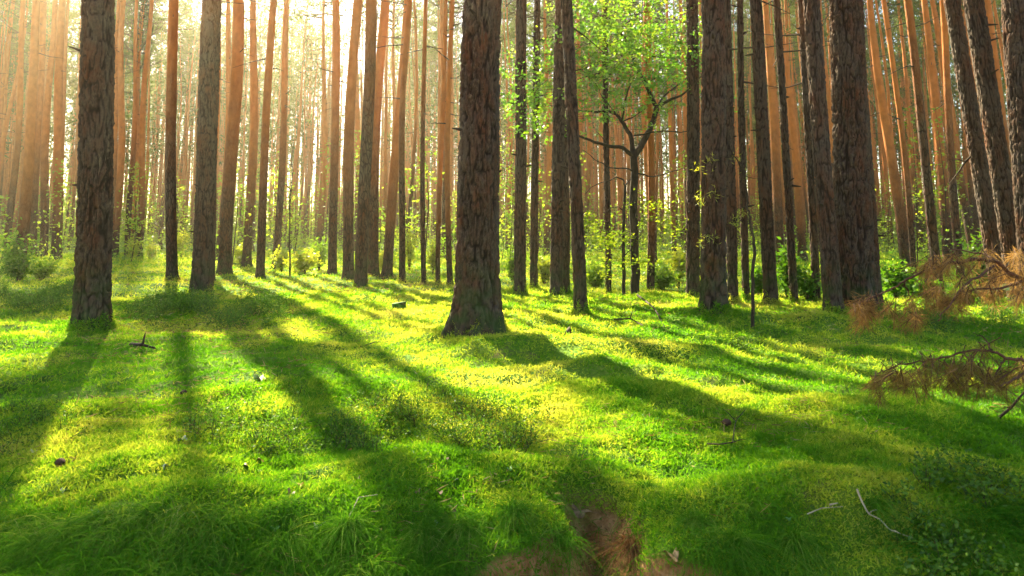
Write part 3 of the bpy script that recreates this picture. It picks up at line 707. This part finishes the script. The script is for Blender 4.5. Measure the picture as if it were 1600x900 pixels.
# grass hanging over the lip of the bank
n = 62000; x = rng.uniform(-3.4, 3.4, n); e = edge(x); y = e+rng.uniform(-.13, .46, n); dens = .8*noise(x*3.1, y*1.5, 0, 71)+.9*noise(x*8, y*7, 0, 72)
gap = 1.1*np.exp(-((x-.0)/.13)**2)+np.exp(-((x-.27)/.10)**2)+np.exp(-((x-.50)/.10)**2)
kp = (dens > rng.uniform(-1.1, .6, n)) & (rng.random(n) > .93*gap); x, y = x[kp], y[kp]; n = len(x)
D = rdir(n, .55); D[:, 1] = -np.abs(D[:, 1])-.25; bend = np.stack([rng.normal(size=n)*.25, -rng.uniform(.1, .5, n), -rng.uniform(.5, 1.3, n)], -1)
a.blades(np.stack([x, y, ground(x, y)+.01], -1), D, rng.uniform(.08, .19, n), rng.uniform(.0022, .004, n), bend, 0, np.clip(.25+.35*noise(x*6, y*6, 0, 73)+.6*rng.random(n), 0, 1), 5)
# sparse grass of the lower ground and bank face
n = 12000; x = rng.uniform(-3.4, 3.4, n); y = edge(x)-rng.uniform(.0, .5, n); kp = noise(x*3, y*3, 0, 81) > -.15+.7*(np.abs(x-.2) < .45); x, y = x[kp], y[kp]; n = len(x)
D = rdir(n, .5); D[:, 1] = -np.abs(D[:, 1]); bend = np.stack([rng.normal(size=n)*.3, -rng.uniform(.0, .4, n), -rng.uniform(.3, .9, n)], -1)
a.blades(np.stack([x, y, ground(x, y)], -1), D, rng.uniform(.06, .15, n), rng.uniform(.002, .004, n), bend, 0, rng.random(n)*.7, 4)
tag(link('bank_grass', a.mesh('bank_grass', [M['grass']])), 'long grass drooping over the bank', None, None, 'stuff')

# crumbs of soil, bark and root threads on the bare bank
a = Acc(); n = 26000; x = rng.uniform(-.5, 1.0, n); y = rng.uniform(2.05, 3.2, n); kp = soil_here(x, y) & (y > edge(x)-.45); x, y = x[kp], y[kp]; n = len(x)
a.leaves(np.stack([x, y, ground(x, y)+.002], -1), rdir(n, .1, .7), rng.uniform(.006, .022, n), rng.uniform(.003, .010, n), 0, rng.random(n)**1.4)
n = 420; x = rng.uniform(-.4, .9, n); y = edge(x)+rng.uniform(-.3, .05, n); a.blades(np.stack([x, y, ground(x, y)+.004], -1), rdir(n, .2), rng.uniform(.05, .14, n), np.full(n, .0022), np.stack([rng.normal(size=n)*.4, -rng.random(n)*.2, -rng.random(n)*.6], -1), 0, rng.random(n)*.6, 4)
tag(link('soil_crumbs', a.mesh('soil_crumbs', [M['litter']])), 'crumbs of soil, litter and root threads on the bare bank', None, None, 'stuff')

# ------------------------------------------------------------------ bilberry patches
def bilberry(cx, cyy, rx, ry, n, lab, h=(.12, .24), lv=34, brown=0.0, leafs=1.0):
    a = Acc(); k = 0
    while k < n:
        px = cx+rx*rng.uniform(-1, 1); py = cyy+ry*rng.uniform(-1, 1)
        if ((px-cx)/rx)**2+((py-cyy)/ry)**2 > rng.uniform(.5, 1): continue
        k += 1
        if noise(px*.022, py*.05, 0, 91) < -.1: continue
        D = F*CAMH/(max(py, 385)-HZ); x0 = (px-800)/F*D; p = np.array([x0, D, float(ground(x0, D))]); hh = rng.uniform(*h)
        for s_ in range(3):
            d = rdir(1, 1.3)[0]; d[2] = abs(d[2]); q = np.array([p, p+d*hh*.5, p+d*hh+rng.normal(size=3)*.01]); a.tube(q, [.0013, .0010, .0005], 3, 1)
            nl = lv//2; t = rng.uniform(.3, 1.05, nl)[:, None]; base = p+d*hh*t+rng.normal(size=(nl, 3))*.018
            tn = np.clip(rng.random(nl)*.88+brown*rng.random(nl), 0, 1)
            a.leaves(base, rdir(nl, .2, .6), rng.uniform(.014, .024, nl)*leafs*(1+.03*D), rng.uniform(.008, .013, nl)*leafs*(1+.03*D), 0, tn)
    tag(link('bilberry_plants', a.mesh('bilberry_plants', [M['bilberry'], M['twig']])), lab, None, None, 'stuff')
bilberry(330, 488, 140, 34, 620, 'dark bilberry patch around the foot of the grey pine')
bilberry(640, 655, 235, 52, 480, 'brownish thin stemmed bilberry patch in the open moss', (.07, .15), 22, .35, .7)
bilberry(70, 470, 110, 26, 420, 'shady bilberry patch at the left edge')
bilberry(400, 672, 130, 40, 160, 'sparse bilberry sprigs left of the open patch', (.06, .13), 20, .15, .7)
bilberry(60, 660, 90, 40, 90, 'scattered sprigs in the sunny moss at left', (.05, .10), 20, .1, .7)
bilberry(1480, 500, 150, 22, 240, 'green sprigs under the dead bough')
bilberry(1090, 535, 200, 16, 110, 'low sprigs in the shadow right of centre', (.05, .10), 18, .1, .8)
bilberry(1480, 800, 130, 80, 130, 'dark leafy herbs in the corner by the bank', (.05, .11), 24, .0, 1.0)
bilberry(600, 470, 200, 12, 130, 'sunlit sprigs left of the central trunk', (.08, .16), 20, .3, .9)

# ------------------------------------------------------------------ grass tufts on the lip of the bank
def tuft(px, py, n, L, lab, mat='grass', spread=1.0, tl=(.15, .93)):
    b = gpt(px, py); a = Acc(); az = rng.random(n)*6.283; q = rng.random(n)
    D = np.stack([np.cos(az)*q*spread, np.sin(az)*q*spread-.35, .9-.3*q+0*az], -1)
    bend = np.stack([D[:, 0]*.5+rng.normal(size=n)*.1, D[:, 1]*.5-.1, -rng.uniform(.6, 1.25, n)], -1)
    a.blades(rng.normal(size=(n, 3))*[.018, .018, .003], D, rng.uniform(.6, 1.15, n)*L*1.15, rng.uniform(.0022, .0042, n), bend, 0, rng.uniform(*tl, n), 6)
    o = link('grass_tuft', a.mesh('grass_tuft', [M[mat]]), None, b); tag(o, lab, 'grass tuft', 'grass tufts along the bank')
for t in [(545,822,420,.17,'broad drooping grass tuft right of the pale leaf'), (660,838,380,.15,'grass tuft left of the exposed sandy patch'), (722,822,260,.15,'grass tuft with straw tips hanging over the sandy patch','grass',1,(.3,1)),
          (800,800,340,.15,'shaded tuft hanging left of the earthy hollow'), (880,848,260,.10,'short bushy tuft below the earthy hollow'), (1085,815,300,.14,'light tipped tuft right of the dry brown tuft','grass',1,(.3,.98)),
          (990,858,420,.17,'dry brown grass tuft below the hollow','dry_grass',1,(0,1)), (1150,850,260,.16,'dark drooping tuft beside the light tipped one'), (1240,845,260,.16,'long dark tuft at the bank, third right of the dry one'),
          (1365,790,240,.12,'tuft beside the bent pale twig'), (1480,755,300,.14,'fan shaped grass tuft in the shady corner'), (1560,790,240,.12,'needle like tuft by the right edge'), (440,850,240,.13,'small tuft left of the broad drooping one'),
          (60,850,220,.10,'dark short tuft in the bottom left corner'), (240,800,200,.08,'low tuft on the mossy hump at left'), (1010,765,220,.11,'green tuft on the right rim of the hollow')]:
    tuft(*t)

# ------------------------------------------------------------------ dead pine boughs reaching in from the right
def bough(name, lab, start, polys, tufts, seed, D0, nd=1.0, needle=(.035, .065), mat='brown_needles'):
    root = thing(name, start, lab, 'dead bough'); a = Acc(); allp = []
    for pts, r0, r1 in polys:
        P = np.array([np.array(p)-np.array(start) for p in pts]); t = np.linspace(0, 1, len(P)); tt = np.linspace(0, 1, len(P)*4)
        Q = np.stack([np.interp(tt, t, P[:, c]) for c in range(3)], -1); Q[1:-1] = (Q[:-2]+2*Q[1:-1]+Q[2:])/4; Q[1:-1] += rng.normal(size=(len(Q)-2, 3))*.003
        a.tube(Q, np.linspace(r0, r1, len(Q)), 7, 0, .5); allp.append(Q)
    link('limb', a.mesh('limb', [M['dead_wood']], True), root)
    f = Acc()
    for (px, py, sx, sy, k) in tufts:
        for s_ in range(max(1, int(k*1.15))):
            dd = D0+rng.normal()*.10; c = np.array(at_y(px+rng.normal()*sx*.5, py+rng.normal()*sy*.5, dd))-np.array(start)
            # a hanging shoot with needles pointing down around it
            v = np.array([rng.normal()*.65-.25, rng.normal()*.55, -.7]); v /= np.linalg.norm(v); Ls = rng.uniform(.03, .08)
            f.tube([c-v*Ls*.6, c, c+v*Ls], [.0022, .0018, .001], 3, 1)
            n = int(40*nd); t = rng.random((n, 1)); D = rdir(n, 0)*.75+v*rng.uniform(.3, 1.2, (n, 1))
            f.leaves(c-v*Ls*.4+v*Ls*1.3*t, D, rng.uniform(*needle, n), .0017, 0, np.clip(rng.random()*.5+rng.random(n)*.5, 0, 1), .15)
    link('needles', f.mesh('needles', [M[mat], M['dead_wood']]), root)
D0 = 3.0
def A(px, py, d=D0): return tuple(at_y(px, py, d))
s1 = (3.25, 3.9, float(ground(3.25, 3.9)))
bough('dead_bough', 'fallen pine bough with rusty hanging needles above the moss', s1,
 [([s1, (2.95, 3.6, .35), (2.55, 3.25, .62), A(1640,450), A(1600,436), A(1555,409), A(1530,403), A(1495,410), A(1465,416), A(1435,428), A(1410,440), A(1385,456), A(1362,464), A(1340,474)], .011, .002),
  ([A(1560,411), A(1540,398, 3.05), A(1500,389, 3.1), A(1470,392, 3.1)], .005, .002), ([A(1465,416), A(1452,430, 2.95), A(1447,442, 2.9)], .005, .002), ([A(1555,415), A(1530,430, 2.9), A(1505,448, 2.85), A(1480,480, 2.8), A(1465,502, 2.8)], .006, .002),
  ([A(1600,437), A(1580,428, 3.1), A(1560,424, 3.2), A(1530,434, 3.2)], .005, .002), ([A(1410,440), A(1420,455, 3.05), A(1421,470, 3.05)], .004, .002), ([A(1600,438), A(1570,450, 2.95), A(1540,452, 2.9), A(1500,455, 2.9)], .006, .002), ([A(1435,428), A(1420,424, 3.05), A(1408,424, 3.1)], .003, .001)],
 [(1345,480,14,16,11), (1358,474,20,8,9), (1345,497,6,8,4), (1392,474,8,10,5), (1425,480,10,18,9), (1430,500,6,10,4), (1450,415,16,14,14), (1480,405,20,8,10), (1455,450,16,14,11), (1480,470,22,16,13), (1500,455,20,18,9), (1515,440,14,20,8), (1550,455,16,16,9), (1560,430,16,14,8), (1595,455,12,18,9), (1600,420,10,16,8), (1530,398,24,6,6), (1595,400,8,8,5)], 1, D0)
D1 = 2.9; s2 = (3.1, 3.35, float(ground(3.1, 3.35)))
def A1(px, py, d=D1): return tuple(at_y(px, py, d))
bough('dead_bough', 'lower blurred brown pine bough sagging just above sunlit moss', s2,
 [([s2, (2.75, 3.1, .26), A1(1660,580), A1(1600,563), A1(1570,560), A1(1550,547), A1(1510,549), A1(1480,556), A1(1440,565), A1(1400,570), A1(1365,590)], .008, .002), ([A1(1600,583), A1(1578,598, 2.8), A1(1560,604, 2.75), A1(1530,590, 2.75)], .005, .002),
  ([A1(1550,547), A1(1540,530, 3.), A1(1520,520, 3.0)], .004, .001), ([A1(1570,560), A1(1555,585, 2.85), A1(1545,600, 2.8)], .004, .002)],
 [(1390,580,24,14,8), (1420,590,24,14,10), (1450,575,22,16,11), (1480,575,22,16,13), (1510,570,24,18,13), (1540,580,22,16,12), (1570,585,20,14,9), (1595,575,12,16,7), (1370,600,14,10,4), (1545,545,30,10,6), (1470,600,40,8,6), (1420,600,40,20,10), (1500,595,50,20,14), (1570,600,40,18,10), (1385,592,30,20,8)], 2, D1, 1.0, (.03, .055), 'brush_needles')
s3 = gpt(1556, 655)
root = thing('stick', s3, 'dark stick poking from the moss below the lower bough', 'stick'); a = Acc()
P = [np.array(at_y(px, py, d)-s3) for px, py, d in [(1556,657,s3.y), (1570,645,s3.y-.03), (1580,637,s3.y-.06), (1592,622,s3.y-.08), (1606,606,s3.y-.1), (1640,570,s3.y-.1)]]
a.tube(P, [.007, .008, .007, .006, .005, .003], 7); a.tube([P[2], P[2]+[-.03, 0, .004], P[2]+[-.04, 0, -.004]], [.005, .004, .002], 5)
link('stem', a.mesh('stem', [M['twig']], True), root)

# ------------------------------------------------------------------ small things on the moss
def stick(lab, pts, r, mat, lift=.012, twigs=()):
    """a stick following ground pixels; (px, py, extra lift)"""
    G = [gpt(p[0], p[1]) for p in pts]; b = G[0]; a = Acc()
    P = np.array([np.array(g_-b)+[0, 0, lift+(p[2] if len(p) > 2 else 0)] for g_, p in zip(G, pts)])
    t = np.linspace(0, 1, len(P)); tt = np.linspace(0, 1, len(P)*3); Q = np.stack([np.interp(tt, t, P[:, c]) for c in range(3)], -1)
    a.tube(Q, np.linspace(r, r*.4, len(Q)), 6)
    for i, (dx, dy, dz) in twigs: a.tube([P[i], P[i]+np.array([dx, dy, dz])*.5+[0, 0, .004], P[i]+[dx, dy, dz]], [r*.6, r*.45, r*.2], 5)
    tag(link('stick', a.mesh('stick', [M[mat]], True), None, b), lab, 'stick')
stick('thin dark stick slanting down from the forked tree', [(996,465,.02), (1012,480,.05), (1024,492,.05), (1038,514,.01)], .014, 'twig')
stick('short dark broken stick near the dark thick trunk', [(205,542), (222,548,.03), (243,548)], .020, 'twig', .02, [(1, (.02, 0, .10))])
stick('small dark twig lying left of the sunny hump', [(562,545), (585,540,.02), (608,536)], .006, 'twig')
stick('forked bare twig lying on sunny moss at right', [(1105,700), (1125,708,.02), (1145,705,.02), (1150,680,.05), (1165,655,.03)], .004, 'twig', .02, [(2, (.06, -.02, .02)), (3, (-.05, .05, .05))])
stick('bent pale twig on the dark grass in the corner', [(1341,803,.03), (1347,816,.04), (1358,826,.03), (1376,835,.03), (1392,848,.02), (1427,860,.02)], .0038, 'pale_wood', .02, [(2, (.035, .01, .01)), (4, (.02, -.03, .0))])
stick('pale straw like twig left of the bent pale one', [(1262,822,.02), (1285,817,.03), (1318,815,.03)], .0022, 'pale_wood', .02)
stick('pale splinter above the dark grass', [(1297,812,.03), (1310,809,.03)], .004, 'pale_wood', .02)
stick('dry stalks lying by the orange leaf', [(545,826,.02), (560,800,.03), (590,795,.03)], .002, 'pale_wood', .02)
stick('long green stalk bending over at the bottom left', [(0,785,.02), (22,768,.07), (45,762,.08), (60,764,.06)], .0022, 'grass', .02)
stick('dark bent twig with stub in the shade right of centre', [(960,505,.02), (985,508,.05), (1005,515,.02)], .012, 'twig', .02, [(1, (.03, .0, .09))])
stick('small dark root knot right of the central trunk', [(882,528,.02), (890,520,.05), (893,526,.01)], .02, 'twig', .0)

ml = {}
for nm, c0, c1 in (('tan', (.13, .07, .03), (.30, .19, .09)), ('orange', (.38, .12, .03), (.62, .30, .07)), ('pale', (.42, .42, .30), (.66, .66, .50)), ('green', (.10, .26, .05), (.25, .42, .14))):
    m = Mat('fallen_leaf_'+nm); ml[nm] = m.surf(m.ramp(m.noise(60, 4), [(.3, c0), (.7, c1)]), .6, m.noise(40, 2), .3, .003)
def fallen(px, py, size, kind, lab, lobes=5, yaw=None):
    b = gpt(px, py); n = 30; th = np.linspace(0, 2*math.pi, n, endpoint=False)
    rr = size*.62/2*(.62+.38*np.abs(np.cos(th*lobes/2)))*(1+.12*rng.normal(size=n)*.6)
    x = rr*np.cos(th)*1.25; y = rr*np.sin(th)*.8; z = .010*np.sin(th*2+rng.random()*6)*size/.06+.12*np.abs(y)
    V = [[0, 0, .002]]+[[p, q, s_] for p, q, s_ in zip(x, y, z)]+[[x[0]*1.0+.0, .0015, z[0]], [x[0]*1.55, 0, z[0]+.008], [x[0]*1.55, .0015, z[0]+.008]]
    Fc = [[0, 1+i, 1+(i+1) % n] for i in range(n)]+[[1, n+2, n+3], [1, n+3, n+1]]
    me = mesh_from('fallen_leaf', V, Fc, [ml[kind]], smooth=False)
    o = link('fallen_leaf', me, None, b+Vector((0, 0, .010))); o.rotation_euler = (rng.uniform(.05, .5), rng.uniform(-.3, .3), rng.random()*6.28 if yaw is None else yaw)
    tag(o, lab, 'leaf', 'fallen leaves on the moss')
for t in [(404,724,.075,'orange','bright orange leaf left of the open bilberry patch',7), (383,733,.07,'tan','long pale leaf beside the bright orange one',3), (259,733,.06,'pale','pale round leaf on shaded moss at left',3), (116,723,.055,'tan','tan leaf in the sun below the bilberry sprigs',3),
          (52,709,.05,'pale','whitish leaf at the sunny left',5), (285,690,.06,'pale','grey leaf in the shadow of the dark trunk',5), (405,594,.13,'pale','large pale torn leaf in the long shade patch',5), (607,712,.045,'pale','small pale leaf above the sunny moss edge',5), (645,712,.045,'green','grey green leaf next to the small pale one',5),
          (698,720,.035,'tan','tiny tan leaf on the bright moss',3), (713,753,.035,'pale','tiny cream leaf near the bank, above the straw tipped tuft',3), (686,774,.045,'tan','tan leaf lying by dry stalks',3), (653,772,.04,'tan','curled tan leaf left of the dry stalks',5), (796,736,.05,'green','bluish green leaf on moss right of the bright patch',5),
          (560,752,.04,'tan','brownish leaf on the sunny hump near the bank',5), (495,826,.05,'pale','star shaped pale leaf above the broad drooping tuft',7), (428,830,.045,'green','green leaf left of the star shaped pale one',5), (547,818,.07,'orange','orange maple like leaf on top of the drooping tuft',5), (712,808,.06,'tan','yellow brown leaf above the sandy patch',5),
          (683,822,.045,'green','fresh green leaf by the straw tipped tuft',5), (455,775,.07,'tan','crumpled dry leaf among straw at left of centre',5), (470,762,.05,'orange','rusty leaf behind the crumpled one',5), (100,770,.05,'pale','pale leaf half in moss at left',5), (148,806,.05,'green','glossy green leaf on the left hump',5), (545,706,.04,'orange','little orange leaf near the thin stemmed plants',5),
          (1050,868,.10,'tan','large brown oak leaf beside the dry brown tuft',7), (1064,888,.06,'orange','orange brown leaf at the foot of the bank',5), (1458,748,.035,'tan','tan mushroom coloured leaf in the shady grass',3), (1450,850,.045,'green','oval green leaf in the dark corner',3), (1233,815,.035,'green','small grey green leaf in the shaded moss',5),
          (720,650,.045,'pale','pale leaf on the edge of the open bilberry patch',5), (985,722,.04,'tan','tan leaf near the upper rim of the hollow',5), (1062,712,.045,'tan','tan leaf left of the forked bare twig',3), (760,700,.04,'green','green leaf in the thin shade at centre',3), (905,770,.12,'tan','brown leaf litter piece inside the earthy hollow',7),
          (1500,560,.05,'tan','dull leaf under the lower bough',5), (640,478,.06,'pale','pale leaf left of the central trunk',5)]:
    fallen(*t)

# mossy stump
b = gpt(622, 484); n = 20; V = []; zs_ = [-.03, 0, .025, .06, .088, .092]
for q, zz in enumerate(zs_):
    for i in range(n):
        th = i*2*math.pi/n; rr = .085*(1+.14*math.sin(3*th+1)+.06*math.sin(7*th))*(1.25 if q < 2 else (1.02 if q < 5 else .93))
        V.append([rr*math.cos(th), rr*math.sin(th), zz+(.012*math.cos(th) if q > 3 else 0)])
Fc = [[q*n+i, q*n+(i+1) % n, (q+1)*n+(i+1) % n, (q+1)*n+i] for q in range(5) for i in range(n)]
V.append([0, 0, .088]); c0 = len(V)-1; Fc += [[5*n+i, 5*n+(i+1) % n, c0, c0] for i in range(0)]
m = Mat('mossy_wood'); mm = m.surf(m.ramp(m.noise(18, 4), [(.35, (.05, .03, .015)), (.5, (.06, .14, .015)), (.7, (.12, .25, .02))]), .9, m.noise(40, 4), .6, .01)
root = thing('tree_stump', b, 'small moss covered stump on sunny moss left of centre', 'stump'); link('side', mesh_from('side', V[:-1], Fc, [mm], smooth=True), root)
Vt = V[5*n:6*n]+[V[-1]]; link('cut_face', mesh_from('cut_face', Vt, [[i, (i+1) % n, n] for i in range(n)], [mm]), root)

# pine cones
def cone(px, py, s_, lab):
    b = gpt(px, py); a = Acc(); nz = 9
    V = []; 
    for q in range(nz+1):
        t = q/nz; r_ = s_*.32*math.sin(math.pi*min(.97, t*.85+.12))
        for i in range(10):
            th = i*.628+q*.3; k = r_*(1.25 if i % 2 == q % 2 else .85); V.append([s_*(t-.5), k*math.cos(th), k*math.sin(th)+s_*.25])
    Fc = [[q*10+i, q*10+(i+1) % 10, (q+1)*10+(i+1) % 10, (q+1)*10+i] for q in range(nz) for i in range(10)]
    o = link('pine_cone', mesh_from('pine_cone', V, Fc, [M['dead_wood']]), None, b+Vector((0, 0, .01))); o.rotation_euler.z = rng.random()*6; tag(o, lab, 'pine cone')
cone(93, 731, .05, 'dark pine cone on moss at the left'); cone(287, 620, .05, 'dark cone in the shadow of the dark trunk'); cone(1135, 667, .05, 'dark cone beside the forked bare twig'); cone(1416, 492, .06, 'dark cone in the shade under the dead bough')

# pale leaved sprout under the bough
b = gpt(1556, 506); root = thing('sprout', b, 'tall sprout with two pale broad leaves behind the dead bough', 'plant'); D = b.y
a = Acc(); limbs_px(a, [([(1556,506), (1558,485), (1555,465), (1548,450)], .006, .003, 0), ([(1556,478), (1546,490), (1541,502)], .004, .002, 0), ([(1557,478), (1570,488), (1578,498)], .004, .002, 0)], D, b); link('stem', a.mesh('stem', [M['yellow_leaf']], True), root)
for px, py, dx in ((1548,450,-1), (1575,448,1), (1535,452,-1)):
    p = np.array(at_y(px, py, D)-b); th = np.linspace(0, 2*math.pi, 14, endpoint=False)
    V = [p+[0, 0, 0]]+[p+[.085*math.cos(t_), .05*math.sin(t_), .035*math.sin(t_)-.02*abs(math.cos(t_))] for t_ in th]
    link('leaf', mesh_from('leaf', V, [[0, 1+i, 1+(i+1) % 14] for i in range(14)], [ml['green']]), root)
print('objects', len(C.objects), 'tris', sum(len(m.polygons) for m in bpy.data.meshes))
